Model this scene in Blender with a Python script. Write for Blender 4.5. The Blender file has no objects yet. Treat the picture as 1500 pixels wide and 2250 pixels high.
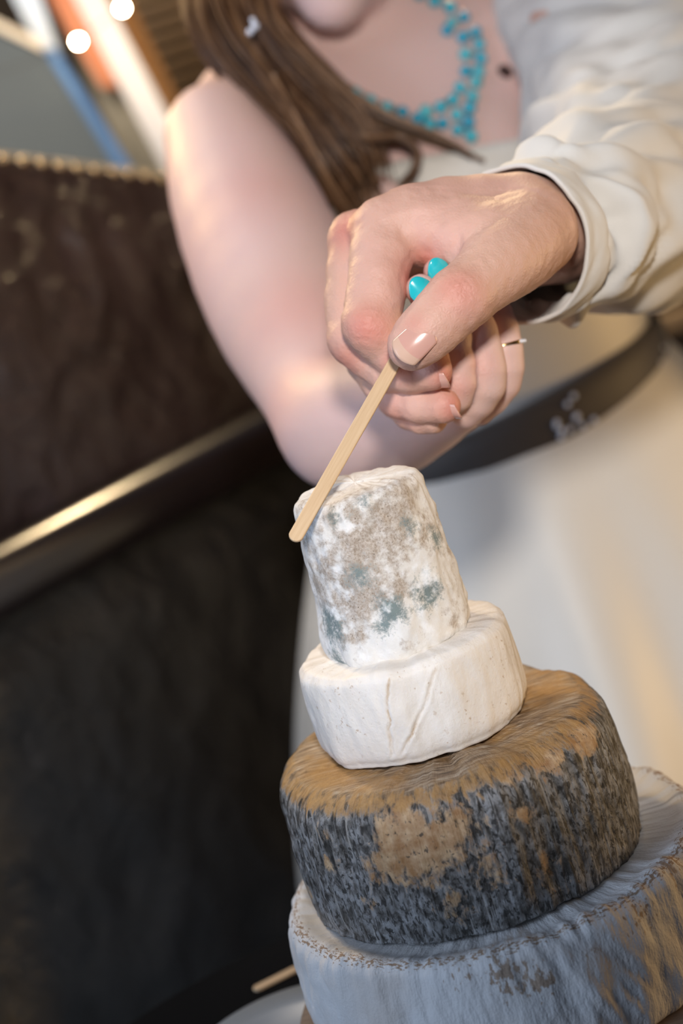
import bpy, math, random
import numpy as np
from mathutils import Vector, Matrix
from mathutils.bvhtree import BVHTree

random.seed(7)
rng = np.random.default_rng(7)
S = bpy.context.scene
COL = S.collection

# ------------------------------------------------------------------ camera
FPX = 3750.0                       # focal length in pixels of the 1500x2250 frame
PITCH, ROLL = math.radians(11.8), math.radians(17.0)
CAM = np.array([-0.0127, -0.736, 0.386])
R0 = np.array([1.0, 0, 0]); FW = np.array([0, math.cos(PITCH), -math.sin(PITCH)])
U0 = np.array([0, math.sin(PITCH), math.cos(PITCH)])
CR = math.cos(ROLL) * R0 - math.sin(ROLL) * U0
CU = math.sin(ROLL) * R0 + math.cos(ROLL) * U0
M3 = np.stack([CR, CU, -FW], axis=1)          # camera axes as columns
cam_d = bpy.data.cameras.new('camera'); cam = bpy.data.objects.new('camera', cam_d); COL.objects.link(cam)
mw = Matrix.Identity(4)
for i in range(3):
    for j in range(3): mw[i][j] = M3[i, j]
    mw[i][3] = CAM[i]
cam.matrix_world = mw
cam_d.sensor_width = 36.0; cam_d.lens = FPX * 36.0 / 2250.0
cam_d.clip_start = 0.02; cam_d.clip_end = 50
cam_d.dof.use_dof = True; cam_d.dof.focus_distance = 0.735; cam_d.dof.aperture_fstop = 4.6
S.camera = cam
def C(px, py, d): return np.array([(px - 750) * d / FPX, (1125 - py) * d / FPX, -d])
def c2w(p): return np.asarray(p) @ M3.T + CAM
def W(px, py, d): return c2w(C(px, py, d))

# ------------------------------------------------------------------ light
S.view_settings.view_transform = 'Standard'; S.view_settings.look = 'None'
S.view_settings.gamma = 1.0; S.view_settings.use_curve_mapping = False
S.view_settings.exposure = 0.0
wd = bpy.data.worlds.new('world'); S.world = wd; wd.use_nodes = True
wd.node_tree.nodes['Background'].inputs[0].default_value = (0.55, 0.66, 0.9, 1)
wd.node_tree.nodes['Background'].inputs[1].default_value = 0.08
def lamp(kind, name, loc, target, energy, color, **kw):
    l = bpy.data.lights.new(name, kind); l.energy = energy; l.color = color
    for k, v in kw.items(): setattr(l, k, v)
    o = bpy.data.objects.new(name, l); COL.objects.link(o)
    o.location = loc
    o.rotation_euler = (Vector(target) - Vector(loc)).to_track_quat('-Z', 'Y').to_euler()
    return o
KEY = np.array([0.04, -0.80, 0.63])
kp, ky = math.radians(-7.5), math.radians(0.0)
lamp('SPOT', 'key_spot', KEY, KEY + np.array([math.sin(ky) * math.cos(kp), math.cos(ky) * math.cos(kp), math.sin(kp)]), 31.0, (1.0, 0.94, 0.89), spot_size=math.radians(58), spot_blend=0.16, shadow_soft_size=0.045)  # unseen key light just above the camera; cone edge leaves the lower tiers dark
lamp('AREA', 'window_daylight', (-1.5, -0.9, 0.75), (0.0, 0.15, 0.12), 19.0, (0.57, 0.73, 1.0), shape='RECTANGLE', size=0.9, size_y=1.3)
lamp('AREA', 'warm_lamp', (1.15, 0.20, 0.05), (0.1, 0.3, 0.0), 5.0, (1.0, 0.64, 0.28), shape='DISK', size=0.3)
lamp('AREA', 'warm_ceiling_lamp', (0.42, 1.45, 1.25), (-0.2, 0.7, 0.2), 10.0, (1.0, 0.74, 0.42), shape='DISK', size=0.07)
lamp('AREA', 'warm_wall_lamp', (-0.48, 1.05, 0.85), (-0.15, 0.5, 0.45), 6.0, (1.0, 0.70, 0.34), shape='DISK', size=0.10)
lamp('AREA', 'board_fill_light', (-0.5, 0.85, 1.5), (-0.4, 1.4, 0.6), 17.0, (1.0, 0.86, 0.70), shape='DISK', size=0.4)  # added fill, no fixture there; brightens the boards behind the booth

# ------------------------------------------------------------------ object helpers
def empty(name, loc=(0, 0, 0)):
    o = bpy.data.objects.new(name, None); COL.objects.link(o); o.location = loc
    o.empty_display_size = 0.02
    return o
def tag(o, label=None, cat=None, group=None, kind=None):
    if label: o['label'] = label
    if cat: o['category'] = cat
    if group: o['group'] = group
    if kind: o['kind'] = kind
    return o
def make(name, verts, faces, mat, parent=None, smooth=True, attrs=None, uv=None):
    """verts in world space; the parent is an unrotated object at a location"""
    me = bpy.data.meshes.new(name)
    v = np.asarray(verts, dtype=float)
    root = parent
    off = np.zeros(3)
    while root is not None:
        off += np.array(root.location); root = root.parent
    me.from_pydata((v - off).tolist(), [], [tuple(int(i) for i in f) for f in faces])
    if smooth: me.polygons.foreach_set('use_smooth', [True] * len(me.polygons))
    if attrs:
        for k, a in attrs.items():
            at = me.attributes.new(k, 'FLOAT', 'POINT'); at.data.foreach_set('value', np.asarray(a, dtype=np.float32))
    if uv is not None:
        l = me.uv_layers.new(name='UVMap')
        idx = np.zeros(len(me.loops), dtype=np.int32); me.loops.foreach_get('vertex_index', idx)
        l.data.foreach_set('uv', np.asarray(uv)[idx].astype(np.float32).ravel())
    me.validate(); me.update()
    o = bpy.data.objects.new(name, me); COL.objects.link(o)
    if mat is not None: me.materials.append(mat)
    if parent is not None: o.parent = parent
    return o
def grid_faces(nu, nv, close_u=False, off=0):
    f = []
    for i in range(nu if close_u else nu - 1):
        i2 = (i + 1) % nu
        for j in range(nv - 1):
            f.append((off + i * nv + j, off + i2 * nv + j, off + i2 * nv + j + 1, off + i * nv + j + 1))
    return f
def smoothstep(a, b, x):
    t = np.clip((x - a) / (b - a), 0, 1); return t * t * (3 - 2 * t)

# value noise
_perm = rng.random((32, 32, 32)).astype(np.float64)
def vnoise(p):
    p = np.asarray(p, dtype=float)
    i = np.floor(p).astype(int); f = p - i; f = f * f * (3 - 2 * f)
    r = 0
    for dx in (0, 1):
        for dy in (0, 1):
            for dz in (0, 1):
                w = (f[..., 0] if dx else 1 - f[..., 0]) * (f[..., 1] if dy else 1 - f[..., 1]) * (f[..., 2] if dz else 1 - f[..., 2])
                r = r + w * _perm[(i[..., 0] + dx) % 32, (i[..., 1] + dy) % 32, (i[..., 2] + dz) % 32]
    return r * 2 - 1
def fbm(p, oct=4, gain=0.5):
    a, s, r = 1.0, 1.0, 0
    for k in range(oct):
        r = r + a * vnoise(np.asarray(p) * s + 7.3 * k); a *= gain; s *= 2.03
    return r

# SDF + surface nets
def smin(a, b, k):
    h = np.clip(0.5 + 0.5 * (b - a) / k, 0, 1)
    return b * (1 - h) + a * h - k * h * (1 - h)
def cone(P, a, b, ra, rb):
    a = np.asarray(a, dtype=np.float32); b = np.asarray(b, dtype=np.float32); ba = b - a
    q = P - a
    t = np.clip((q @ ba) / max(float(ba @ ba), 1e-12), 0, 1)
    return np.sqrt(((q - t[..., None] * ba) ** 2).sum(-1)) - (ra + (rb - ra) * t)
def ell(P, c, r, R=None):
    q = P - np.asarray(c, dtype=np.float32)
    if R is not None: q = q @ np.asarray(R, dtype=np.float32)
    r = np.asarray(r, dtype=np.float32)
    k0 = np.sqrt(((q / r) ** 2).sum(-1)); k1 = np.sqrt(((q / r ** 2) ** 2).sum(-1))
    return k0 * (k0 - 1) / np.maximum(k1, 1e-9)
def chain(P, pts, k=0.003, px=True):
    """pts: (px, py, d, r_mm) in photo pixels + metres, or (x, y, z, r_mm) when px=False"""
    d = None
    X = np.array([np.r_[C(*p[:3]) if px else p[:3], p[3] / 1000] for p in pts])
    if len(X) > 2: X = catmull(X, 2 * (len(X) - 1) + 1)
    for p, q in zip(X[:-1], X[1:]):
        e = cone(P, p[:3], q[:3], p[3], q[3])
        d = e if d is None else smin(d, e, k)
    return d
def nets(fn, lo, hi, h, fine=None, hf=None):
    """surface nets on a rectilinear grid; fine=(lo, hi) marks a box where the spacing is hf"""
    lo = np.asarray(lo, float); hi = np.asarray(hi, float)
    ax = []
    for i in range(3):
        if fine is None: ax.append(lo[i] + h * np.arange(int(math.ceil((hi[i] - lo[i]) / h)) + 1))
        else:
            a, b = max(fine[0][i], lo[i]), min(fine[1][i], hi[i])
            ax.append(np.unique(np.r_[np.linspace(lo[i], a, max(2, int((a - lo[i]) / h) + 1)), np.linspace(a, b, int((b - a) / hf) + 1), np.linspace(b, hi[i], max(2, int((hi[i] - b) / h) + 1))]))
    n = np.array([len(a) for a in ax])
    F = np.empty(n, dtype=np.float32)
    step = max(1, int(600000 / (n[1] * n[2])))
    for s in range(0, n[0], step):
        X, Y, Z = np.meshgrid(ax[0][s:s + step], ax[1], ax[2], indexing='ij')
        F[s:s + step] = fn(np.stack([X, Y, Z], -1).astype(np.float32))
    sg = F < 0
    cnt = np.zeros(n - 1, dtype=np.int8)
    for dx in (0, 1):
        for dy in (0, 1):
            for dz in (0, 1):
                cnt += sg[dx:n[0] - 1 + dx, dy:n[1] - 1 + dy, dz:n[2] - 1 + dz]
    I = np.argwhere((cnt > 0) & (cnt < 8))
    ids = -np.ones(n - 1, dtype=np.int64); ids[I[:, 0], I[:, 1], I[:, 2]] = np.arange(len(I))
    acc = np.zeros((len(I), 3)); num = np.zeros(len(I))
    co = [(a, b, c) for a in (0, 1) for b in (0, 1) for c in (0, 1)]
    for a in co:
        for b in co:
            if b > a and sum(abs(x - y) for x, y in zip(a, b)) == 1:
                fa = F[I[:, 0] + a[0], I[:, 1] + a[1], I[:, 2] + a[2]]
                fb = F[I[:, 0] + b[0], I[:, 1] + b[1], I[:, 2] + b[2]]
                m = (fa < 0) != (fb < 0)
                t = np.where(m, fa / np.where(m, fa - fb, 1), 0)
                p = np.array(a) + t[:, None] * (np.array(b) - np.array(a))
                acc += p * m[:, None]; num += m
    g = I + acc / num[:, None]; V = np.stack([np.interp(g[:, i], np.arange(n[i]), ax[i]) for i in range(3)], 1)
    faces = []
    for axis in range(3):
        o1, o2 = [k for k in range(3) if k != axis]
        sl = [slice(None)] * 3; sl2 = [slice(None)] * 3
        sl[axis] = slice(0, -1); sl2[axis] = slice(1, None)
        A = sg[tuple(sl)]; B = sg[tuple(sl2)]
        E = np.argwhere(A != B)
        E = E[(E[:, o1] > 0) & (E[:, o2] > 0) & (E[:, o1] < n[o1] - 1) & (E[:, o2] < n[o2] - 1)]
        q = []
        for (da, db) in ((1, 1), (0, 1), (0, 0), (1, 0)):
            c = E.copy(); c[:, o1] -= da; c[:, o2] -= db
            q.append(ids[c[:, 0], c[:, 1], c[:, 2]])
        Q = np.stack(q, 1)
        fl = A[E[:, 0], E[:, 1], E[:, 2]]
        if axis == 1: fl = ~fl
        Q[~fl] = Q[~fl][:, ::-1]
        faces.append(Q[(Q >= 0).all(1)])
    return V, np.concatenate(faces)
def bounds(pts, pad):
    a = np.array(pts); return a.min(0) - pad, a.max(0) + pad
def catmull(P, n):
    P = np.asarray(P, float); P = np.vstack([2 * P[0] - P[1], P, 2 * P[-1] - P[-2]])
    out = []
    m = len(P) - 3
    for t in np.linspace(0, m - 1e-6, n):
        i = int(t); f = t - i
        a, b, c, d = P[i], P[i + 1], P[i + 2], P[i + 3]
        out.append(0.5 * (2 * b + (c - a) * f + (2 * a - 5 * b + 4 * c - d) * f * f + (3 * b - a - 3 * c + d) * f ** 3))
    return np.array(out)
def tube_frame(path):
    T = np.gradient(path, axis=0); T /= np.linalg.norm(T, axis=1)[:, None] + 1e-12
    n = np.cross(T[0], [0.3, 0.2, 0.9]); n /= np.linalg.norm(n)
    N = []
    for t in T:
        n = n - t * (n @ t); n = n / (np.linalg.norm(n) + 1e-12); N.append(n)
    N = np.array(N); return T, N, np.cross(T, N)
def tube(path, rad, seg=6, caps=True):
    T, N, B = tube_frame(path); a = np.linspace(0, 2 * math.pi, seg, endpoint=False)
    rad = np.broadcast_to(rad, (len(path),))
    V = path[:, None] + rad[:, None, None] * (np.cos(a)[None, :, None] * N[:, None] + np.sin(a)[None, :, None] * B[:, None])
    n = len(path); f = []
    for i in range(n - 1):
        for j in range(seg):
            k = (j + 1) % seg; f.append((i * seg + j, i * seg + k, (i + 1) * seg + k, (i + 1) * seg + j))
    if caps:
        f.append(tuple(range(seg - 1, -1, -1))); f.append(tuple((n - 1) * seg + j for j in range(seg)))
    return V.reshape(-1, 3), f
def join(parts):
    V, F, o = [], [], 0
    for v, f in parts:
        V.append(np.asarray(v)); F += [tuple(i + o for i in q) for q in f]; o += len(v)
    return np.vstack(V), F
def sphere(c, r, seg=16, rings=10, scale=(1, 1, 1)):
    V = [(0, 0, 1)]; F = []
    for i in range(1, rings):
        t = math.pi * i / rings
        for j in range(seg):
            a = 2 * math.pi * j / seg; V.append((math.sin(t) * math.cos(a), math.sin(t) * math.sin(a), math.cos(t)))
    V.append((0, 0, -1)); L = len(V) - 1
    for j in range(seg):
        k = (j + 1) % seg; F.append((0, 1 + j, 1 + k)); F.append((L, 1 + (rings - 2) * seg + k, 1 + (rings - 2) * seg + j))
        for i in range(rings - 2): F.append((1 + i * seg + j, 1 + (i + 1) * seg + j, 1 + (i + 1) * seg + k, 1 + i * seg + k))
    return np.asarray(c) + r * np.array(V) * np.asarray(scale), F
def box(lo, hi):
    (a, b, c), (d, e, f) = lo, hi
    V = np.array([(x, y, z) for x in (a, d) for y in (b, e) for z in (c, f)], float)
    return V, [(0, 1, 3, 2), (4, 6, 7, 5), (0, 4, 5, 1), (2, 3, 7, 6), (0, 2, 6, 4), (1, 5, 7, 3)]
def prism(poly, thick):
    """poly: world points of the front face; extruded along its normal"""
    P = np.asarray(poly, float); n = np.cross(P[1] - P[0], P[2] - P[0]); n /= np.linalg.norm(n)
    if n @ (P.mean(0) - CAM) < 0: n = -n
    k = len(P); V = np.vstack([P, P + n * thick])
    F = [tuple(range(k)), tuple(range(2 * k - 1, k - 1, -1))] + [(i, i + k, (i + 1) % k + k, (i + 1) % k) for i in range(k)]
    return V, F
def bevel(o, w, seg=2):
    m = o.modifiers.new('bevel', 'BEVEL'); m.width = w; m.segments = seg; m.limit_method = 'ANGLE'; return o

# ------------------------------------------------------------------ materials
class NT:
    def __init__(s, name):
        s.m = bpy.data.materials.new(name); s.m.use_nodes = True; s.t = s.m.node_tree
        s.b = s.t.nodes['Principled BSDF']; s._tc = None
    def n(s, t): return s.t.nodes.new(t)
    def link(s, a, b): s.t.links.new(a, b)
    def put(s, sock, v):
        if isinstance(v, bpy.types.NodeSocket): s.link(v, sock)
        elif isinstance(v, tuple) and len(v) == 3 and sock.type == 'RGBA': sock.default_value = (*v, 1)
        else: sock.default_value = v
    def tc(s, out='Object'):
        if s._tc is None: s._tc = s.n('ShaderNodeTexCoord')
        return s._tc.outputs[out]
    def attr(s, name):
        a = s.n('ShaderNodeAttribute'); a.attribute_name = name; return a.outputs['Fac']
    def mapping(s, vec, scale=(1, 1, 1), rot=(0, 0, 0)):
        m = s.n('ShaderNodeMapping'); s.link(vec, m.inputs[0]); m.inputs['Scale'].default_value = scale; m.inputs['Rotation'].default_value = rot; return m.outputs[0]
    def noise(s, vec, scale, detail=4, rough=0.55, dist=0.0):
        x = s.n('ShaderNodeTexNoise'); s.link(vec, x.inputs['Vector']); x.inputs['Scale'].default_value = scale
        x.inputs['Detail'].default_value = detail; x.inputs['Roughness'].default_value = rough; x.inputs['Distortion'].default_value = dist
        return x.outputs['Fac']
    def voro(s, vec, scale, feature='F1'):
        x = s.n('ShaderNodeTexVoronoi'); x.feature = feature; s.link(vec, x.inputs['Vector']); x.inputs['Scale'].default_value = scale; return x.outputs['Distance']
    def ramp(s, fac, stops):
        r = s.n('ShaderNodeValToRGB'); s.link(fac, r.inputs[0]); e = r.color_ramp.elements
        while len(e) < len(stops): e.new(0.5)
        for k, (p, c) in enumerate(stops):
            e[k].position = p; e[k].color = (*c, 1) if isinstance(c, tuple) else (c, c, c, 1)
        return r.outputs[0]
    def mix(s, fac, a, b):
        x = s.n('ShaderNodeMix'); x.data_type = 'RGBA'
        s.put(x.inputs[0], fac); s.put(x.inputs[6], a); s.put(x.inputs[7], b); return x.outputs[2]
    def math(s, op, a, b=0.0, c=0.0, clamp=False):
        x = s.n('ShaderNodeMath'); x.operation = op; x.use_clamp = clamp
        s.put(x.inputs[0], a); s.put(x.inputs[1], b); s.put(x.inputs[2], c); return x.outputs[0]
    def bump(s, h, strength, dist):
        x = s.n('ShaderNodeBump'); s.link(h, x.inputs['Height']); x.inputs['Strength'].default_value = strength; x.inputs['Distance'].default_value = dist
        s.link(x.outputs[0], s.b.inputs['Normal'])
    def set(s, **kw):
        for k, v in kw.items(): s.put(s.b.inputs[k.replace('_', ' ')], v)
        return s
def flat(name, col, rough=0.5, metal=0.0, **kw):
    return NT(name).set(Base_Color=(*col, 1.0), Roughness=rough, Metallic=metal, **kw).m
def skin_mat(name, a, b, red, scale=14, sss=0.12):
    t = NT(name); v = t.tc('Object')
    f = t.noise(v, scale, 3, 0.5); c = t.mix(t.ramp(f, [(0.35, 0.0), (0.65, 1.0)]), a, b)
    r = t.attr('red'); c = t.mix(t.math('MULTIPLY', r, 0.8), c, red)
    g = t.noise(v, 420, 3, 0.6); c = t.mix(t.math('MULTIPLY', g, 0.12), c, tuple(x * 0.7 for x in a))
    t.set(Base_Color=c, Roughness=0.52, Specular_IOR_Level=0.35, Subsurface_Weight=sss, Subsurface_Radius=(1.0, 0.35, 0.2), Subsurface_Scale=0.006)
    cr = t.math('ADD', t.math('MULTIPLY', t.voro(v, 520, 'DISTANCE_TO_EDGE'), 0.6), t.math('MULTIPLY', t.noise(v, 120, 4, 0.6), 0.8))
    t.bump(cr, 0.30, 0.0012)
    return t.m
M_groom = skin_mat('skin_tan_pink', (0.66, 0.40, 0.30), (0.70, 0.41, 0.33), (0.62, 0.20, 0.15))
M_bride = skin_mat('skin_pale_pink', (0.76, 0.53, 0.47), (0.78, 0.52, 0.48), (0.72, 0.30, 0.24), scale=9)

def fabric(name, col, rough=0.6, weave=900, sheen=0.2, wr=30):
    t = NT(name); v = t.tc('Object')
    f = t.noise(v, wr, 3); c = t.mix(f, tuple(x * 0.93 for x in col), col)
    t.set(Base_Color=c, Roughness=rough, Sheen_Weight=sheen)
    t.bump(t.math('ADD', t.math('MULTIPLY', t.noise(v, wr, 4), 1.0), t.math('MULTIPLY', t.noise(v, weave, 2), 0.1)), 0.25, 0.004)
    return t.m
M_shirt = fabric('ivory_cotton', (0.72, 0.69, 0.64), 0.7)
M_dress = fabric('cream_satin', (0.80, 0.76, 0.68), 0.45, wr=8)
M_sash = fabric('dark_taupe_satin', (0.055, 0.043, 0.035), 0.6)
M_trouser = fabric('dark_wool', (0.05, 0.05, 0.06), 0.8)
M_gold = flat('gold', (0.95, 0.68, 0.28), 0.18, 1.0)
M_crystal = flat('crystal', (0.85, 0.9, 1.0), 0.05, 0.0, Specular_IOR_Level=1.0, Coat_Weight=1.0)
M_nail = flat('turquoise_polish', (0.02, 0.50, 0.56), 0.18, Coat_Weight=0.6)
M_nail_nat = NT('natural_nail').set(Base_Color=(0.66, 0.36, 0.29, 1), Roughness=0.2, Coat_Weight=0.5, Subsurface_Weight=0.1, Subsurface_Scale=0.003).m
M_nail_tip = flat('nail_tip', (0.66, 0.43, 0.32), 0.25)

def bead_mat():
    t = NT('turquoise_bead'); v = t.tc('Object')
    oi = t.n('ShaderNodeObjectInfo'); f = t.noise(v, 260, 4, 0.6, 1.0)
    c = t.ramp(oi.outputs['Random'], [(0.0, (0.03, 0.34, 0.50)), (0.5, (0.05, 0.45, 0.55)), (1.0, (0.12, 0.55, 0.58))])
    c = t.mix(t.ramp(f, [(0.62, 0.0), (0.7, 1.0)]), c, (0.08, 0.16, 0.15))
    t.set(Base_Color=c, Roughness=0.15, Coat_Weight=0.5); return t.m
M_bead = bead_mat()
def wood_mat(name, a, b, scale, stretch=(1, 1, 12), rough=0.6):
    t = NT(name); v = t.mapping(t.tc('Object'), stretch)
    f = t.noise(v, scale, 6, 0.6, 0.4); t.set(Base_Color=t.ramp(f, [(0.3, a), (0.7, b)]), Roughness=rough)
    t.bump(f, 0.15, 0.0008); return t.m
M_stick = wood_mat('birch_wood', (0.62, 0.42, 0.24), (0.72, 0.52, 0.32), 900, (1, 0.05, 1))

# --- rinds
def rind_goat():
    t = NT('bloomy_grey_rind'); v = t.tc('Object')
    big = t.noise(v, 55, 5, 0.6); mid = t.noise(v, 190, 5, 0.65); fine = t.noise(v, 900, 4, 0.7)
    white = t.mix(mid, (0.70, 0.66, 0.60), (0.90, 0.89, 0.87))
    beige = t.mix(t.ramp(fine, [(0.35, 0.0), (0.65, 1.0)]), (0.34, 0.265, 0.20), (0.60, 0.53, 0.46))
    a = t.math('ADD', t.attr('grey'), t.math('MULTIPLY', t.math('SUBTRACT', t.math('ADD', t.math('MULTIPLY', big, 0.5), t.math('MULTIPLY', mid, 0.5)), 0.5), 3.6))
    a = t.ramp(a, [(0.16, 0.0), (0.40, 0.6), (0.62, 1.0)])
    c = t.mix(a, white, beige)
    bl = t.math('ADD', t.attr('blue'), t.math('MULTIPLY', t.math('SUBTRACT', t.math('ADD', t.math('MULTIPLY', mid, 0.5), t.math('MULTIPLY', fine, 0.5)), 0.5), 2.4))
    bl = t.ramp(bl, [(0.30, 0.0), (0.75, 0.92)])
    c = t.mix(bl, c, t.mix(mid, (0.07, 0.10, 0.10), (0.24, 0.32, 0.32)))
    sp = t.noise(v, 1500, 2, 0.5); c = t.mix(t.math('MULTIPLY', t.ramp(sp, [(0.66, 0.0), (0.72, 1.0)]), a), c, (0.10, 0.08, 0.06))
    wt = t.ramp(t.noise(t.mapping(v, (1, 1, 1), (1, 2, 3)), 70, 4, 0.6), [(0.56, 0.0), (0.66, 1.0)]); c = t.mix(t.math('MULTIPLY', wt, 0.9), c, (0.90, 0.89, 0.87))
    t.set(Base_Color=c, Roughness=0.75, Subsurface_Weight=0.08, Subsurface_Radius=(1, 0.8, 0.5), Subsurface_Scale=0.004)
    t.bump(t.math('ADD', t.math('MULTIPLY', mid, 0.6), t.math('MULTIPLY', fine, 0.35)), 0.35, 0.0016); return t.m
def rind_camembert():
    t = NT('white_bloom_rind'); v = t.tc('Object')
    f = t.noise(v, 60, 4, 0.55); g = t.noise(v, 700, 3, 0.6)
    c = t.mix(f, (0.72, 0.655, 0.58), (0.86, 0.83, 0.79))
    sp = t.math('MULTIPLY', t.ramp(t.noise(v, 420, 3, 0.6), [(0.62, 0.0), (0.68, 1.0)]), t.ramp(t.noise(v, 45, 2), [(0.45, 0.0), (0.6, 1.0)]))
    c = t.mix(t.math('MULTIPLY', sp, 0.6), c, (0.42, 0.28, 0.17))
    c = t.mix(t.attr('crack'), c, (0.44, 0.27, 0.10))
    t.set(Base_Color=c, Roughness=0.62, Subsurface_Weight=0.1, Subsurface_Radius=(1, 0.8, 0.5), Subsurface_Scale=0.004)
    t.bump(t.math('ADD', t.math('MULTIPLY', t.noise(t.mapping(v, (1, 1, 0.6)), 110, 5, 0.55), 1.0), t.math('MULTIPLY', g, 0.2)), 0.30, 0.003); return t.m
def rind_tomme():
    t = NT('grey_brown_natural_rind'); v = t.tc('Object'); uv = t.tc('UV')
    lines = t.noise(t.mapping(uv, (1, 0.05, 1)), 360, 3, 0.6, 0.15)
    mott = t.noise(t.mapping(uv, (1, 0.55, 1)), 230, 6, 0.68, 0.35); fine = t.noise(v, 1100, 3, 0.7)
    big = t.noise(v, 38, 4, 0.6)
    grey = t.ramp(mott, [(0.36, (0.06, 0.055, 0.05)), (0.46, (0.16, 0.15, 0.14)), (0.54, (0.30, 0.295, 0.29)), (0.72, (0.45, 0.45, 0.45))])
    zone = t.ramp(t.noise(v, 60, 3, 0.5), [(0.40, 0.25), (0.60, 1.0)]); grey = t.mix(zone, t.mix(0.5, grey, (0.05, 0.045, 0.035)), grey)
    fleck = t.noise(t.mapping(uv, (1, 0.45, 1)), 520, 4, 0.6, 0.6)
    grey = t.mix(t.math('MULTIPLY', t.ramp(fleck, [(0.53, 0.0), (0.58, 1.0)]), 0.85), grey, (0.022, 0.019, 0.016))
    grey = t.mix(t.math('MULTIPLY', t.ramp(lines, [(0.60, 0.0), (0.64, 1.0)]), 0.8), grey, (0.03, 0.025, 0.02))
    grey = t.mix(t.math('MULTIPLY', t.ramp(lines, [(0.34, 1.0), (0.39, 0.0)]), 0.6), grey, (0.46, 0.44, 0.41))
    tan = t.mix(t.ramp(t.noise(v, 160, 4, 0.6), [(0.35, 0.0), (0.65, 1.0)]), (0.36, 0.19, 0.08), (0.60, 0.42, 0.25))
    tan = t.mix(t.ramp(t.noise(t.mapping(uv, (1, 0.6, 1)), 480, 3, 0.6, 0.5), [(0.61, 0.0), (0.66, 0.85)]), tan, (0.06, 0.045, 0.035))
    a = t.math('ADD', t.attr('tan'), t.math('MULTIPLY', t.math('SUBTRACT', t.math('ADD', t.math('MULTIPLY', big, 0.5), t.math('MULTIPLY', mott, 0.5)), 0.5), 2.6))
    a = t.ramp(a, [(0.36, 0.0), (0.56, 1.0)])
    side = t.mix(a, grey, tan)
    # top: brown with scratches in one direction
    sc = t.noise(t.mapping(v, (0.12, 1, 1), (0, 0, 0.35)), 520, 5, 0.7, 0.05)
    top = t.ramp(sc, [(0.34, (0.07, 0.045, 0.03)), (0.47, (0.25, 0.16, 0.09)), (0.58, (0.42, 0.32, 0.22)), (0.72, (0.56, 0.49, 0.41))])
    top = t.mix(t.math('MULTIPLY', t.ramp(big, [(0.42, 0.0), (0.62, 1.0)]), 0.75), top, t.mix(t.noise(v, 300, 4), (0.30, 0.14, 0.03), (0.52, 0.30, 0.10)))
    c = t.mix(t.attr('top'), side, top)
    sh = t.math('ADD', t.attr('edge'), t.math('MULTIPLY', t.math('SUBTRACT', mott, 0.5), 1.6))
    c = t.mix(t.math('MULTIPLY', t.ramp(sh, [(0.45, 0.0), (0.7, 1.0)]), 0.85), c, t.mix(t.noise(v, 240, 5, 0.65), (0.22, 0.11, 0.035), (0.56, 0.33, 0.12)))
    t.set(Base_Color=c, Roughness=0.48, Specular_IOR_Level=0.4)
    t.bump(t.math('ADD', t.math('MULTIPLY', lines, 0.7), t.math('ADD', t.math('MULTIPLY', mott, 0.9), t.math('MULTIPLY', fine, 0.15))), 0.55, 0.0030); return t.m
def rind_brie():
    t = NT('white_brie_rind'); v = t.tc('Object'); uv = t.tc('UV')
    f = t.noise(v, 40, 4, 0.55); fine = t.noise(v, 900, 3, 0.6)
    c = t.mix(f, (0.70, 0.66, 0.62), (0.80, 0.79, 0.78))
    e = t.math('ADD', t.attr('edge'), t.math('MULTIPLY', t.math('SUBTRACT', t.noise(t.mapping(uv, (1, 2.5, 1)), 330, 4, 0.7), 0.5), 2.2))
    e = t.ramp(e, [(0.74, 0.0), (0.86, 1.0)])
    m = t.math('ADD', t.attr('mark'), t.math('MULTIPLY', t.math('SUBTRACT', t.noise(t.mapping(uv, (1, 0.5, 1)), 420, 4, 0.65), 0.5), 2.6))
    m = t.ramp(m, [(0.62, 0.0), (0.78, 0.9)])
    c = t.mix(t.math('MAXIMUM', e, m), c, t.mix(fine, (0.24, 0.14, 0.08), (0.48, 0.34, 0.23)))
    wob = t.math('MULTIPLY', t.attr('side'), t.ramp(t.noise(v, 22, 3, 0.6), [(0.48, 0.0), (0.7, 0.45)])); c = t.mix(wob, c, (0.58, 0.46, 0.36))
    t.set(Base_Color=c, Roughness=0.72)
    t.bump(t.math('ADD', t.math('MULTIPLY', t.noise(t.mapping(uv, (1, 0.3, 1)), 120, 4, 0.55), 1.0), t.math('MULTIPLY', fine, 0.12)), 0.55, 0.004); return t.m

# ------------------------------------------------------------------ the setting
FLOOR = -0.80; TABLE = -0.032
def plane(name, pts, mat):
    return tag(make(name, pts, [(0, 1, 2, 3)], mat, smooth=False), kind='structure')
t = NT('dark_floor'); t.set(Base_Color=t.ramp(t.noise(t.mapping(t.tc(), (1, 6, 1)), 6, 4), [(0.3, (0.03, 0.024, 0.02)), (0.7, (0.07, 0.05, 0.04))]), Roughness=0.5); M_floor = t.m
t = NT('dark_brown_plaster'); t.set(Base_Color=t.ramp(t.noise(t.tc(), 5, 4), [(0.3, (0.055, 0.035, 0.02)), (0.7, (0.11, 0.075, 0.045))]), Roughness=0.8); M_wall = t.m
plane('floor', [(-3, -2.5, FLOOR), (3, -2.5, FLOOR), (3, 3, FLOOR), (-3, 3, FLOOR)], M_floor)
plane('wall_back', [(-3, 3, FLOOR), (3, 3, FLOOR), (3, 3, 1.9), (-3, 3, 1.9)], M_wall)
plane('wall_right', [(3, 3, FLOOR), (3, -2.5, FLOOR), (3, -2.5, 1.9), (3, 3, 1.9)], M_wall)

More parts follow.
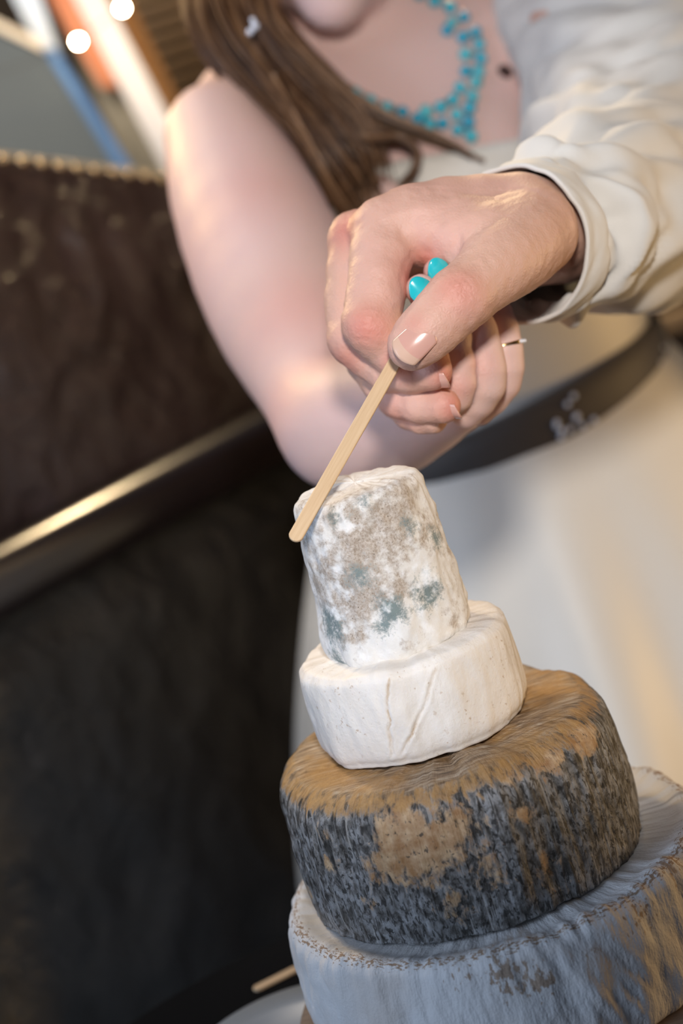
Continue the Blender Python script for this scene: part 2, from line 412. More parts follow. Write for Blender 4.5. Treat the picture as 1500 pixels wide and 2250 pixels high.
# ------------------------------------------------------------------ cheeses
def project(p):
    q = (np.asarray(p) - CAM) @ M3; return 750 + FPX * q[..., 0] / -q[..., 2], 1125 - FPX * q[..., 1] / -q[..., 2]
def ray_hit_cyl(px, py, cx, cy, r):
    d = W(px, py, 1.0) - CAM; o = CAM - np.array([cx, cy, 0])
    a = d[0] ** 2 + d[1] ** 2; b = 2 * (o[0] * d[0] + o[1] * d[1]); c = o[0] ** 2 + o[1] ** 2 - r * r
    disc = max(b * b - 4 * a * c, 0.0)
    return CAM + d * ((-b - math.sqrt(disc)) / (2 * a))
def resample(prof, n):
    P = catmull(prof, 400); L = np.r_[0, np.cumsum(np.linalg.norm(np.diff(P, axis=0), axis=1))]
    s = np.linspace(0, L[-1], n); return np.stack([np.interp(s, L, P[:, 0]), np.interp(s, L, P[:, 1])], 1), s
def lathe(cx, cy, prof, nth, nprof, disp, skew=(0, 0)):
    """prof: (r, z) from the centre of the top over the rim down to the centre of the base"""
    P, s = resample(prof, nprof)
    T = np.gradient(P, axis=0); N = np.stack([-T[:, 1], T[:, 0]], 1); N /= np.linalg.norm(N, axis=1)[:, None] + 1e-9
    th = np.linspace(0, 2 * math.pi, nth, endpoint=False)
    R = P[:, 0][None, :]; Z = P[:, 1][None, :] + 0 * th[:, None]
    X = R * np.cos(th)[:, None]; Y = R * np.sin(th)[:, None]
    base = np.stack([X, Y, Z], -1)
    D = disp(base, th[:, None] + 0 * R, s[None, :] + 0 * th[:, None])
    D = D * np.clip(R / 0.006, 0, 1)
    nx = N[:, 0][None, :]; nz = N[:, 1][None, :]
    V = base + D[..., None] * np.stack([nx * np.cos(th)[:, None], nx * np.sin(th)[:, None], nz + 0 * th[:, None]], -1)
    z0 = prof[-1][1]
    V[..., 0] += cx + skew[0] * (V[..., 2] - z0); V[..., 1] += cy + skew[1] * (V[..., 2] - z0)
    Rm = P[:, 0].max()
    uv = np.stack([th[:, None] * Rm + 0 * R, s[None, :] + 0 * th[:, None]], -1)
    f = grid_faces(nth, nprof, True)
    f = [q[::-1] for q in f]
    return V.reshape(-1, 3), f, uv.reshape(-1, 2), np.broadcast_to(s, (nth, nprof)).ravel(), np.repeat(th, nprof), s
def blobs(V, spots, cx, cy, r):
    a = np.zeros(len(V))
    for (px, py, rad, w) in spots:
        c = ray_hit_cyl(px, py, cx, cy, r); dd = np.linalg.norm(V - c, axis=1)
        a = np.maximum(a, w * np.exp(-(dd / (rad / 4950.0)) ** 2))
    return a

# brie, the lowest tier
Z4, Z3, Z2, Z1 = 0.058, 0.126, 0.169, 0.242
def disp4(b, th, s):
    side = smoothstep(0.088, 0.096, s) * (1 - smoothstep(0.15, 0.158, s))
    q = np.stack([np.cos(th) * 9, np.sin(th) * 9, b[..., 2] * 30], -1)
    fold = fbm(np.stack([np.cos(th) * 13 + b[..., 2] * 60, np.sin(th) * 13, b[..., 2] * 14], -1), 3)
    lip = np.exp(-((s - 0.092) / 0.006) ** 2)
    return 0.0012 * fbm(q, 3) + side * 0.0012 * fold + lip * (0.0012 + 0.0012 * vnoise(q * 3)) - 0.0015 * smoothstep(0.03, 0.08, s) * (1 - side) * (1 - smoothstep(0.084, 0.092, s))
V, F, uv, s, th, _ = lathe(0.006, 0.0, [(0.0, Z4), (0.04, Z4), (0.088, Z4), (0.0958, Z4 - 0.002), (0.0990, Z4 - 0.008), (0.1005, 0.03), (0.1000, 0.012), (0.0965, 0.002), (0.088, 0), (0.04, 0), (0.0, 0)], 360, 150, disp4)
edge = np.exp(-((s - 0.0940) / 0.0055) ** 2) * 0.8
mark = np.maximum(blobs(V, [(1110, 2140, 55, 0.9), (1180, 2150, 50, 0.9), (1010, 2150, 40, .6), (740, 2170, 14, 1.0), (1400, 2010, 60, .7), (1480, 1900, 60, .7), (1300, 2080, 40, .5), (850, 2080, 60, .5)], 0.006, 0, 0.097), 0)
ch4 = empty('brie_wheel', (0.006, 0, 0)); tag(ch4, 'wide white brie wheel at the bottom of the cheese tower, brown scuffed rim', 'cheese')
make('rind', V, F, rind_brie(), ch4, attrs={'edge': edge, 'mark': mark, 'side': smoothstep(0.095, 0.1, s)}, uv=uv)

# tomme
def disp3(b, th, s):
    q = np.stack([np.cos(th) * 6, np.sin(th) * 6, b[..., 2] * 25], -1)
    side = smoothstep(0.075, 0.082, s)
    groove = vnoise(np.stack([np.cos(th) * 42, np.sin(th) * 42, b[..., 2] * 9], -1))
    pits = vnoise(np.stack([np.cos(th) * 26, np.sin(th) * 26, b[..., 2] * 220], -1))
    return 0.0016 * fbm(q, 3) + side * (0.0006 * groove - 0.0010 * np.clip(pits - 0.45, 0, 1)) - 0.0022 * np.exp(-((s - 0.035) / 0.02) ** 2)
V, F, uv, s, th, _ = lathe(0.0, 0.0, [(0.0, Z3), (0.03, Z3), (0.062, Z3 - 0.0005), (0.070, Z3 - 0.003), (0.0755, Z3 - 0.009), (0.0775, Z3 - 0.018), (0.0788, 0.09), (0.0787, 0.072), (0.0778, 0.0615), (0.074, Z4 - 0.0004), (0.04, Z4 - 0.0004), (0.0, Z4 - 0.0004)], 420, 170, disp3)
tan = blobs(V, [(930, 1850, 120, .80), (860, 1880, 80, .7), (1000, 1800, 80, .6), (1060, 1900, 60, .5), (1000, 1990, 60, .5), (700, 1830, 40, .5), (680, 1960, 40, .5), (900, 1760, 60, .4), (1220, 1880, 50, .4), (720, 1900, 30, .6), (1285, 1610, 60, .9), (1210, 1655, 60, .8), (1120, 1690, 50, .7), (660, 1760, 50, .8), (1150, 1790, 40, .5), (800, 1980, 40, .4)], 0, 0, 0.0782)
ch3 = empty('tomme_wheel', (0, 0, Z4)); tag(ch3, 'grey and brown mottled tomme wheel with orange shoulder under the camembert', 'cheese')
make('rind', V, F, rind_tomme(), ch3, attrs={'tan': tan, 'top': 1 - smoothstep(0.064, 0.074, s), 'edge': 0.70 * np.exp(-((s - 0.072) / 0.0085) ** 2)}, uv=uv)

# camembert
CX2, CY2 = -0.004, 0.004
crack_lines = [[(853, 1478), (853, 1540), (857, 1610), (862, 1670)], [(985, 1400), (968, 1440), (950, 1500), (925, 1570), (897, 1625), (880, 1665)], [(975, 1400), (985, 1425), (975, 1450)]]
def crack_pts(cx, cy, r):
    out = []
    for ln in crack_lines:
        P = catmull(np.array(ln, float), 160)
        for k, (x, y) in enumerate(P):
            x += 3 * vnoise(np.array([k * 0.09, y * 0.01, 3.0])) + 1.2 * vnoise(np.array([k * 0.4, 1.0, 3.0])); out.append(ray_hit_cyl(x, y, cx, cy, r))
    return np.array(out)
CRK = crack_pts(CX2, CY2, 0.0492)
def crack_dist(V):
    d = np.full(len(V), 1.0)
    for k in range(0, len(CRK), 1):
        d = np.minimum(d, np.linalg.norm(V - CRK[k], axis=1))
    return d
def disp2(b, th, s):
    q = np.stack([np.cos(th) * 4, np.sin(th) * 4, b[..., 2] * 50], -1)
    cr = crack_dist(b.reshape(-1, 3) + np.array([CX2, CY2, 0])).reshape(b.shape[:2])
    side = smoothstep(0.044, 0.05, s)
    dents = vnoise(np.stack([np.cos(th) * 9 + b[..., 2] * 40, np.sin(th) * 9, b[..., 2] * 60], -1))
    return 0.0009 * fbm(q * np.array([1, 1, .5]), 3) + side * 0.0004 * dents - 0.0006 * np.exp(-(cr / 0.0005) ** 2) + 0.0003 * np.exp(-((cr - 0.0014) / 0.0009) ** 2)
V, F, uv, s, th, _ = lathe(CX2, CY2, [(0.0, Z2), (0.02, Z2), (0.042, Z2), (0.0468, Z2 - 0.002), (0.0485, Z2 - 0.006), (0.0492, Z2 - 0.02), (0.049, Z3 + 0.008), (0.047, Z3 + 0.002), (0.043, Z3 - 0.0012), (0.02, Z3 - 0.0012), (0.0, Z3 - 0.0012)], 420, 150, disp2, skew=(0.0, 0.0))
ch2 = empty('camembert', (CX2, CY2, Z3)); tag(ch2, 'creamy white camembert with cracked rind between the mouldy log and the grey tomme', 'cheese')
cr = crack_dist(V); wob = 0.5 + 0.5 * vnoise(V * 300)
make('rind', V, F, rind_camembert(), ch2, attrs={'crack': 0.8 * np.exp(-(cr / (0.0003 + 0.0004 * wob)) ** 2)}, uv=uv)

# goat log
CX1, CY1 = -0.0035, 0.002
def disp1(b, th, s):
    q = np.stack([np.cos(th) * 3, np.sin(th) * 3, b[..., 2] * 45], -1)
    w = np.stack([np.cos(th) * 3.2 + b[..., 2] * 60, np.sin(th) * 3.2, b[..., 2] * 70], -1)
    wrinkle = np.abs(vnoise(w)) * smoothstep(-0.1, 0.9, np.cos(th)) * smoothstep(0.026, 0.032, s)
    return 0.0014 * fbm(q, 3) - 0.0016 * wrinkle + 0.0002 * vnoise(b * 420)
V, F, uv, s, th, _ = lathe(CX1, CY1, [(0.0, Z1 + 0.001), (0.015, Z1 + 0.0005), (0.0255, Z1 - 0.0002), (0.0288, Z1 - 0.003), (0.0298, Z1 - 0.008), (0.0315, 0.215), (0.033, 0.19), (0.0338, 0.178), (0.0328, Z2 + 0.002), (0.029, Z2 - 0.001), (0.015, Z2 - 0.001), (0.0, Z2 - 0.001)], 300, 170, disp1, skew=(-0.0, 0.0))
grey = blobs(V, [(800, 1200, 120, .80), (770, 1290, 100, .75), (850, 1150, 90, .75), (820, 1130, 60, .7), (900, 1080, 60, .6), (950, 1150, 60, .5), (700, 1300, 50, .5), (880, 1250, 50, .5), (720, 1150, 50, .6)], CX1, CY1, 0.0325)
blue = blobs(V, [(862, 1340, 38, .85), (938, 1300, 46, .85), (728, 1375, 52, .85), (802, 1100, 34, .8), (790, 1268, 36, .7), (742, 1445, 34, .8), (905, 1150, 32, .7), (962, 1180, 34, .7), (842, 1378, 28, .7), (730, 1140, 30, .6), (830, 1320, 30, .5)], CX1, CY1, 0.0325)
ch1 = empty('goat_cheese_log', (CX1, CY1, Z2)); tag(ch1, 'tall white goat cheese log with grey and blue mould on top of the cheese tower', 'cheese')
make('rind', V, F, rind_goat(), ch1, attrs={'grey': grey, 'blue': blue}, uv=uv)

# round board under the brie
t = NT('brown_board'); f = t.noise(t.mapping(t.tc(), (1, 6, 1)), 60, 6, 0.65)
t.set(Base_Color=t.ramp(f, [(0.3, (0.20, 0.13, 0.085)), (0.7, (0.36, 0.25, 0.17))]), Roughness=0.7); t.bump(t.noise(t.tc(), 500, 4), 0.3, 0.001); M_board = t.m
V, F, uv, s, th, _ = lathe(0.008, 0.0, [(0, 0), (0.06, 0), (0.107, 0), (0.1105, -0.001), (0.112, -0.004), (0.112, -0.016), (0.1115, -0.028), (0.108, TABLE + 0.0005), (0.05, TABLE + 0.0005), (0, TABLE + 0.0005)], 160, 60, lambda b, th, s: 0.0004 * fbm(b * 60, 2))
tag(make('round_board', V, F, M_board, uv=uv), 'round brown board carrying the cheese tower', 'board')

# table with black cloth
TC = np.array([-0.05, -0.06]); TR = 0.245
t = NT('black_cloth'); t.set(Base_Color=(0.003, 0.0032, 0.004, 1), Roughness=0.9, Specular_IOR_Level=0.1); t.bump(t.noise(t.tc(), 700, 2), 0.2, 0.001); M_cloth = t.m
tb = empty('round_table', (TC[0], TC[1], FLOOR)); tag(tb, 'round pedestal table hidden under a black cloth', 'table')
def lath(cx, cy, prof, n):
    th = np.linspace(0, 2 * math.pi, n, endpoint=False); P = np.array(prof)
    V = np.stack([cx + P[:, 0][None] * np.cos(th)[:, None], cy + P[:, 0][None] * np.sin(th)[:, None], P[:, 1][None] + 0 * th[:, None]], -1)
    return V.reshape(-1, 3), [q[::-1] for q in grid_faces(n, len(P), True)]
M_dark = flat('dark_wood', (0.04, 0.025, 0.015), 0.5)
make('table_top', *lath(*TC, [(0, TABLE - 0.003), (TR - .004, TABLE - 0.003), (TR - .004, TABLE - 0.028), (0, TABLE - 0.028)], 64), M_dark, tb, smooth=False)
make('pedestal', *lath(*TC, [(0, TABLE - 0.028), (0.04, TABLE - 0.028), (0.03, -0.4), (0.04, FLOOR + 0.05), (0.18, FLOOR + 0.02), (0.18, FLOOR), (0, FLOOR)], 32), M_dark, tb)
th = np.linspace(0, 2 * math.pi, 240, endpoint=False)
rows = [(0.0, TABLE), (0.15, TABLE), (TR - 0.003, TABLE), (TR, TABLE - 0.002)] + [(TR + 0.003, TABLE - z) for z in (0.006, 0.03, 0.08, 0.16, 0.3, 0.5, 0.7)] + [(TR + 0.003, FLOOR + 0.006)]
V = []
for a in th:
    for k, (r, z) in enumerate(rows):
        drop = max(0, TABLE - z); w = min(drop * 0.12, 0.035) * (math.sin(a * 14) + 0.4 * math.sin(a * 23 + 1))
        V.append((TC[0] + (r + w * 0.4) * math.cos(a), TC[1] + (r + w * 0.4) * math.sin(a), z))
tag(make('tablecloth', V, [q[::-1] for q in grid_faces(240, len(rows), True)], M_cloth), 'black floor-length cloth draped over the round table', 'tablecloth')

# plate and second stick on the table
def on_plane(px, py, z):
    d = W(px, py, 1.0) - CAM; return CAM + d * ((z - CAM[2]) / d[2])
pc = on_plane(650, 2300, TABLE + 0.01)
M_plate = flat('white_ceramic', (0.30, 0.33, 0.36), 0.35)
V, F = lath(pc[0], pc[1], [(0, TABLE + 0.004), (0.035, TABLE + 0.004), (0.044, TABLE + 0.008), (0.058, TABLE + 0.012), (0.0585, TABLE + 0.0105), (0.044, TABLE + 0.0055), (0.034, TABLE + 0.0003), (0, TABLE + 0.0003)], 96)
tag(make('side_plate', V, F, M_plate), 'small white plate on the black cloth beside the board', 'plate')
def stick(name, a, b, wdir, width, thick, mat):
    a = np.array(a); b = np.array(b); ax = (b - a); L = np.linalg.norm(ax); ax /= L
    wv = wdir - ax * (wdir @ ax); wv /= np.linalg.norm(wv); nv = np.cross(ax, wv)
    out = []
    n = 10
    for k in range(n + 1):
        t = math.pi * (k / n) + math.pi / 2; out.append((width / 2 + width / 2 * math.cos(t) * 0.9, width / 2 * math.sin(t)))
    for k in range(n + 1):
        t = math.pi * (k / n) - math.pi / 2; out.append((L - width / 2 + width / 2 * math.cos(t) * 0.9, width / 2 * math.sin(t)))
    k = len(out)
    V = np.array([a + ax * x + wv * y + nv * s for s in (-thick / 2, thick / 2) for x, y in out])
    F = [tuple(range(k))[::-1], tuple(range(k, 2 * k))] + [(i, (i + 1) % k, (i + 1) % k + k, i + k) for i in range(k)]
    # into an object whose local Y follows the grain
    o = make(name, np.zeros((0, 3)), [], mat, smooth=False)
    R = np.stack([wv, ax, nv], 1)
    me = o.data; me.from_pydata(((V - a) @ R).tolist(), [], F); me.update()
    mm = Matrix.Identity(4)
    for i in range(3):
        for j in range(3): mm[i][j] = R[i, j]
        mm[i][3] = a[i]
    o.matrix_world = mm
    return bevel(o, 0.0003, 1)
a = on_plane(556, 2176, TABLE + 0.0012); b = on_plane(700, 2104, TABLE + 0.0012)
b = a + (b - a) / np.linalg.norm(b - a) * 0.055
tag(stick('wooden_stick', a, b, np.cross(b - a, [0, 0, 1.0]), 0.006, 0.0016, M_stick), 'pale wooden stick lying on the black cloth behind the plate', 'stick')
# stick in the hands
tag(stick('wooden_stick', W(643, 1190, 0.715), W(985, 590, 0.782), CR, 0.0062, 0.0016, M_stick), 'pale wooden stirring stick held by both hands against the mouldy cheese log', 'stick')

# ------------------------------------------------------------------ the person in the ivory shirt
T_thumb = [(902, 762, .742, 10.2), (950, 716, .742, 11.4), (1005, 662, .746, 12.7), (1062, 612, .753, 13.4), (1112, 566, .766, 17.5), (1165, 510, .79, 22)]
MC = [[(1130, 480, .80, 20), (985, 478, .795, 18), (846, 506, .786, 15.5)], [(1130, 500, .815, 18), (785, 528, .802, 13.6)], [(1130, 530, .83, 18), (797, 568, .822, 12.8)], [(1120, 560, .835, 17), (802, 610, .84, 11.8)]]
PX = [[(846, 506, .786, 14.6), (829, 620, .772, 13.0), (814, 708, .766, 12.0)], [(785, 528, .802, 13), (772, 655, .793, 11.6), (778, 742, .786, 11)],
      [(797, 568, .822, 12.5), (788, 700, .815, 11), (808, 795, .806, 10.3)], [(802, 610, .84, 11.5), (800, 730, .835, 10), (838, 842, .82, 9)]]
DS = [[(814, 708, .766, 11.9), (868, 776, .769, 10.8), (945, 795, .771, 9)], [(778, 742, .786, 10.9), (852, 812, .779, 9.8), (950, 814, .766, 8.8)],
      [(808, 795, .806, 10.2), (875, 874, .79, 8.8), (974, 892, .775, 7.8)], [(838, 842, .82, 8.9), (900, 908, .80, 7.6), (952, 920, .788, 6.8)]]
WEB = [(1075, 530, .775, 18), (985, 520, .782, 14), (900, 500, .787, 15)]
ELB = (1400, 385, 1.0, 42)
ARM = [(1150, 495, .802, 22), (1240, 500, .842, 23), (1330, 465, .905, 28), ELB]
ARM2 = [(1150, 525, .825, 20), (1240, 512, .855, 22), (1330, 470, .91, 28), ELB]
def groom_hand(P):
    d = smin(chain(P, ARM, .006), chain(P, ARM2, .006), .010)
    for c in MC: d = smin(d, chain(P, c, .004), .009)
    d = smin(d, chain(P, WEB, .006), .010)
    for c in PX: d = smin(d, chain(P, c, .004), .0030)
    d = smin(d, chain(P, T_thumb, .006), .0035)
    for c in DS: d = smin(d, chain(P, c, .003), .0016)
    for (px, py, dd, r) in ((806, 714, .762, 10.6), (1008, 652, .7415, 11.6), (770, 748, .783, 10)):
        d = smin(d, cone(P, C(px, py, dd), C(px + 4, py + 6, dd), r / 1000, r / 1000), .005)
    return d
def detail(fn, V, disp):
    e = 0.0008; V = V.astype(np.float32); G = np.zeros_like(V)
    for i in range(3):
        o = np.zeros(3, np.float32); o[i] = e; G[:, i] = fn(V + o) - fn(V - o)
    G /= np.linalg.norm(G, axis=1)[:, None] + 1e-12
    return V + G * disp[:, None]
def seg_dist(V, pts):
    X = catmull(np.array([C(*p) for p in pts]), 20); d = np.full(len(V), 9.0)
    for a, b in zip(X[:-1], X[1:]):
        t = np.clip((V - a) @ (b - a) / ((b - a) @ (b - a)), 0, 1); d = np.minimum(d, np.linalg.norm(V - a - t[:, None] * (b - a), axis=1))
    return d
def wrinkles(V, c, axis, radius, period, depth):
    c = C(*c); ax = axis / np.linalg.norm(axis); q = V - c
    ph = (q @ ax) / period + 0.35 * vnoise(V * 260)
    return -depth * (0.5 + 0.5 * np.cos(2 * math.pi * ph)) ** 2 * np.exp(-((q ** 2).sum(1)) / radius ** 2)
def groom_detail(V):
    t = C(900, 760, .742) - C(1010, 655, .742)
    d = 0.00024 * fbm(V * 330, 3) + 0.0005 * vnoise(V * 75)
    d += wrinkles(V, (1004, 652, .733), t, .009, .0026, .0007)
    d += wrinkles(V, (812, 716, .752), C(815, 720, .76) - C(829, 620, .772), .008, .0024, .0005)
    for ln, w, h in (([(905, 560, .772), (880, 600, .765), (893, 640, .76)], .0013, -.0006), ([(930, 555, .772), (915, 515, .768), (905, 480, .768)], .0014, -.0008), ([(985, 572, .765), (1000, 540, .762), (1020, 505, .765)], .0015, -.0009),
                     ([(945, 555, .772), (950, 520, .768)], .0012, -.0006), ([(880, 690, .752), (868, 700, .75)], .0012, -.0008),
                     ([(1110, 430, .775), (960, 450, .772), (850, 470, .768)], .0026, .0007), ([(1050, 420, .785), (900, 450, .785), (790, 495, .785)], .0028, .0008),
                     ([(1120, 480, .765), (1000, 490, .765), (900, 540, .765)], .0022, .0005)):
        d += h * np.exp(-(seg_dist(V, ln) / w) ** 2 * 0.6)
    return d
lo, hi = bounds([C(680, 330, .70), C(680, 1000, .88), C(1240, 330, .70), C(1240, 1000, .88)], 0.0)
FINE = (lo, hi)
def redness(V, spots):
    a = np.zeros(len(V))
    for (px, py, d, r) in spots:
        dd = np.linalg.norm(V - C(px, py, d), axis=1); a = np.maximum(a, np.exp(-(dd / (r / 1000)) ** 2))
    return a
RED = [(760, 500, .79, 12), (800, 720, .75, 11), (1005, 645, .735, 10), (920, 720, .735, 6), (890, 620, .77, 9), (940, 570, .775, 8), (985, 830, .76, 9), (1005, 895, .768, 9), (880, 800, .76, 8), (770, 780, .78, 9), (880, 890, .79, 9)]
# rest of the body in world space
sh = W(1345, -150, 1.20); el = W(1435, 430, 1.01)
PERS = empty('person', (sh[0] + 0.22, sh[1] + 0.10, FLOOR))
tag(PERS, 'person in a loose ivory shirt reaching across, bare hand closed around the stick', 'person')
cx, cy = sh[0] + 0.22, sh[1] + 0.10
def head_sdf(P, c, fwd, up, s=1.0):
    fwd = fwd / np.linalg.norm(fwd); up = up - fwd * (up @ fwd); up /= np.linalg.norm(up); rt = np.cross(fwd, up)
    R = np.stack([rt, fwd, up], 1)
    c = np.asarray(c)
    g = lambda x, y, z: c + R @ np.array([x, y, z]) * s
    d = ell(P, g(0, -.012, .02), np.array([.076, .095, .10]) * s, R)
    d = smin(d, ell(P, g(0, .022, -.055), np.array([.052, .062, .06]) * s, R), .02 * s)
    d = smin(d, ell(P, g(0, .068, -.098), np.array([.020, .017, .017]) * s, R), .02 * s)
    d = smin(d, cone(P, g(0, .088, .0), g(0, .108, -.032), .008 * s, .012 * s), .010 * s)
    for e in (-1, 1):
        d = smin(d, ell(P, g(e * .077, -.012, -.012), np.array([.008, .016, .028]) * s, R), .006 * s)
        d = np.maximum(d, -ell(P, g(e * .031, .098, .004), np.array([.014, .012, .008]) * s, R))
        d = smin(d, ell(P, g(e * .031, .078, .003), np.array([.013, .013, .012]) * s, R), .003 * s)
    d = smin(d, cone(P, g(-.02, .078, -.062), g(.02, .078, -.062), .007 * s, .007 * s), .006 * s)
    return d
nk = np.array([cx, cy, sh[2] + 0.06])
hc = nk + np.array([-0.04, -0.06, 0.17])
def groom_head(P):
    d = head_sdf(P, hc, np.array([-0.6, -0.75, -0.3]), np.array([0, -0.2, 1.0]))
    return smin(d, cone(P, nk + np.array([0, 0, -0.05]), hc + np.array([0, .01, -.05]), .055, .055), .02)
hcc = (hc - CAM) @ M3; nkc = (nk - CAM) @ M3; shc = C(1345, -150, 1.20)
def groom_body(P):
    d = groom_hand(P)
    d = smin(d, chain(P, [(*C(*ELB[:3]), 42), (*shc, 52), (*(nkc + np.array([0, -.03, 0])), 60)], .02, False), .02)
    Pw = (P @ M3.T.astype(np.float32)) + CAM.astype(np.float32)
    return smin(d, groom_head(Pw), .02)
lo, hi = bounds([FINE[0], FINE[1], C(*ELB[:3]) + .05, shc + .07, hcc - .16, hcc + .16], 0.0)
GV, GF = nets(groom_body, lo, hi, 0.007, FINE, 0.00125)
inf = ((GV > FINE[0]) & (GV < FINE[1])).all(1)
GV = detail(groom_hand, GV, np.where(inf, groom_detail(GV), 0.0))
make('body', c2w(GV), GF, M_groom, PERS, attrs={'red': redness(GV, RED)})
# short hair cap
def groom_hair(P):
    d = head_sdf(P, hc, np.array([-0.6, -0.75, -0.3]), np.array([0, -0.2, 1.0])) - 0.008
    q = P - np.asarray(hc, dtype=np.float32)
    f = np.array([-0.62, -0.78, 0.0]); return np.maximum(d, (q @ f.astype(np.float32)) - 0.045 - 0.35 * (q[..., 2] - 0.03))
HV, HF = nets(groom_hair, hc - np.array([.14, .14, .12]), hc + np.array([.14, .14, .15]), 0.007)
make('hair', HV, HF, flat('short_brown_hair', (0.06, 0.035, 0.02), 0.6), PERS)
# shirt torso
def torso(P):
    d = chain(P, [(cx - .20, cy - .09, sh[2] - .02, 62), (cx, cy, sh[2] + .02, 75), (cx + .20, cy + .09, sh[2] - .02, 62)], .03, False)
    d = smin(d, chain(P, [(cx - .07, cy - .03, sh[2] - .08, 120), (cx - .07, cy - .03, sh[2] - .50, 110)], .03, False), .05)
    d = smin(d, chain(P, [(cx + .07, cy + .03, sh[2] - .08, 120), (cx + .07, cy + .03, sh[2] - .50, 110)], .03, False), .05)
    d = smin(d, chain(P, [(cx + .20, cy + .09, sh[2] - .02, 60), (cx + .25, cy + .10, sh[2] - .30, 52), (cx + .22, cy + .05, sh[2] - .55, 44)], .03, False), .02)
    d = d + 0.004 * np.sin(P[..., 0] * 38 + 9 * P[..., 2]) * np.cos(P[..., 2] * 21 + P[..., 0] * 13)
    return np.maximum(d, (sh[2] - .56) - P[..., 2])
V, F = nets(torso, (cx - .32, cy - .26, sh[2] - .62), (cx + .36, cy + .26, sh[2] + .13), 0.0085)
parts = [(V, F.tolist())]
# sleeve: upper arm, elbow, forearm, turned cuff
SP = np.array([C(1345, -330, 1.26), C(1345, -150, 1.20), C(1398, 60, 1.14), C(1425, 240, 1.07), C(1415, 370, 1.0), C(1355, 450, .925), C(1262, 500, .858), C(1195, 524, .830), C(1138, 538, .812)])
SR = np.array([98, 95, 81, 76, 70, 57, 43, 38, 36]) / 1000
n = 170; path = catmull(SP, n); rad = catmull(np.stack([SR, SR, SR], 1), n)[:, 0]
Tn, Nn, Bn = tube_frame(path); seg = 110; ang = np.linspace(0, 2 * math.pi, seg, endpoint=False)
i_ = np.linspace(0, 1, n)[:, None]; A_ = ang[None, :]
q = np.stack([np.cos(A_) * 1.6 + 0 * i_, np.sin(A_) * 1.6 + 0 * i_, i_ * 22 + 0 * A_ + 1.2 * np.sin(A_ * 2)], -1)
fold = vnoise(q) + 0.5 * vnoise(q * 2.1 + 5)
amp = 0.0105 * smoothstep(0.0, 0.3, i_) * (1 - 0.85 * smoothstep(0.84, 0.93, i_))
cuff = smoothstep(0.90, 0.905, i_) * 0.0022
RR = rad[:, None] + amp * fold + cuff
SV = path[:, None] + RR[..., None] * (np.cos(A_)[..., None] * Nn[:, None] + np.sin(A_)[..., None] * Bn[:, None])
inner = SV[-1] - (SV[-1] - path[-1]) * 0.05
inn = []
for k in range(1, 26):
    c0 = path[-1 - k]; inn.append(c0 + (SV[-1 - k] - c0) * 0.94)
ALL = np.concatenate([SV, np.array([inner] + inn)], 0)
fs = [(i * seg + j, i * seg + (j + 1) % seg, (i + 1) * seg + (j + 1) % seg, (i + 1) * seg + j) for i in range(len(ALL) - 1) for j in range(seg)]
parts.append((c2w(ALL.reshape(-1, 3)), fs))
V, F = join(parts); make('shirt', V, F, M_shirt, PERS)
def legs(P):
    d = None
    for e in (-1, 1):
        x, y = cx + e * .085, cy + e * .03
        q = chain(P, [(x, y, sh[2] - .52, 105), (x + .1, y, -.25, 85), (x + .18, y, FLOOR + .06, 65)], .02, False)
        d = q if d is None else smin(d, q, .02)
    return np.maximum(d, np.maximum((FLOOR + .03) - P[..., 2], P[..., 2] - (sh[2] - .50)))
V, F = nets(legs, (cx - .25, cy - .18, FLOOR), (cx + .42, cy + .18, sh[2] - .46), 0.012); make('trousers', V, F, M_trouser, PERS)
for e in (-1, 1):
    fx = cx + .18 + e * .085
    V, F = nets(lambda P: np.maximum(ell(P, (fx, cy + e * .03 - .05, FLOOR + .012), (.048, .14, .065)), FLOOR + .001 - P[..., 2]), (fx - .06, cy + e * .03 - .21, FLOOR - .01), (fx + .06, cy + e * .03 + .11, FLOOR + .09), 0.008)
    make('shoe', V, F, M_dark, PERS)

# nails
def nail(parent, tip, axis, normal, width, length, mat, name='fingernail', curve=0.75, label=None, pointed=0.0, tipmat=None):
    """tip: camera-space centre of the free edge; axis points towards the tip; normal points out of the finger"""
    ax = axis / np.linalg.norm(axis); nn = normal - ax * (normal @ ax); nn /= np.linalg.norm(nn); sd = np.cross(ax, nn)
    nu, nv = 17, 15; V = []
    r = width / 2 / math.sin(curve)
    for lay in (0, 1):
        for i in range(nu):
            u = i / (nu - 1)
            for j in range(nv):
                w = j / (nv - 1) * 2 - 1
                # outline: rounded base, rounded tip
                end = length * (1 - (0.16 + pointed) * w * w); beg = length * 0.13 * (w * w)
                x = beg + (end - beg) * u
                k = 1 - 0.10 * (1 - u) ** 2
                a = w * curve * k
                h = r * (math.cos(a) - 1) - 0.05 * length * ((x / length) * 2 - 1) ** 2 - (0.0006 if lay else 0)
                V.append(tip + ax * (x - length) + sd * (r * math.sin(a)) + nn * h)
    F = grid_faces(nu, nv) + [q[::-1] for q in grid_faces(nu, nv, off=nu * nv)]
    rim = [i * nv for i in range(nu)] + [(nu - 1) * nv + j for j in range(1, nv)] + [i * nv + nv - 1 for i in range(nu - 2, -1, -1)] + [j for j in range(nv - 2, 0, -1)]
    o2 = nu * nv
    F += [(rim[i], rim[i] + o2, rim[(i + 1) % len(rim)] + o2, rim[(i + 1) % len(rim)]) for i in range(len(rim))]
    o = make(name, c2w(np.array(V)), F, mat, parent)
    if tipmat is not None:
        o.data.materials.append(tipmat)
        for p in o.data.polygons[:(nu - 1) * (nv - 1)]:
            if p.index // (nv - 1) >= nu - 5: p.material_index = 1
    if label: o['label'] = label
    return o
tax = C(893, 770, .7432) - C(960, 708, .7418)
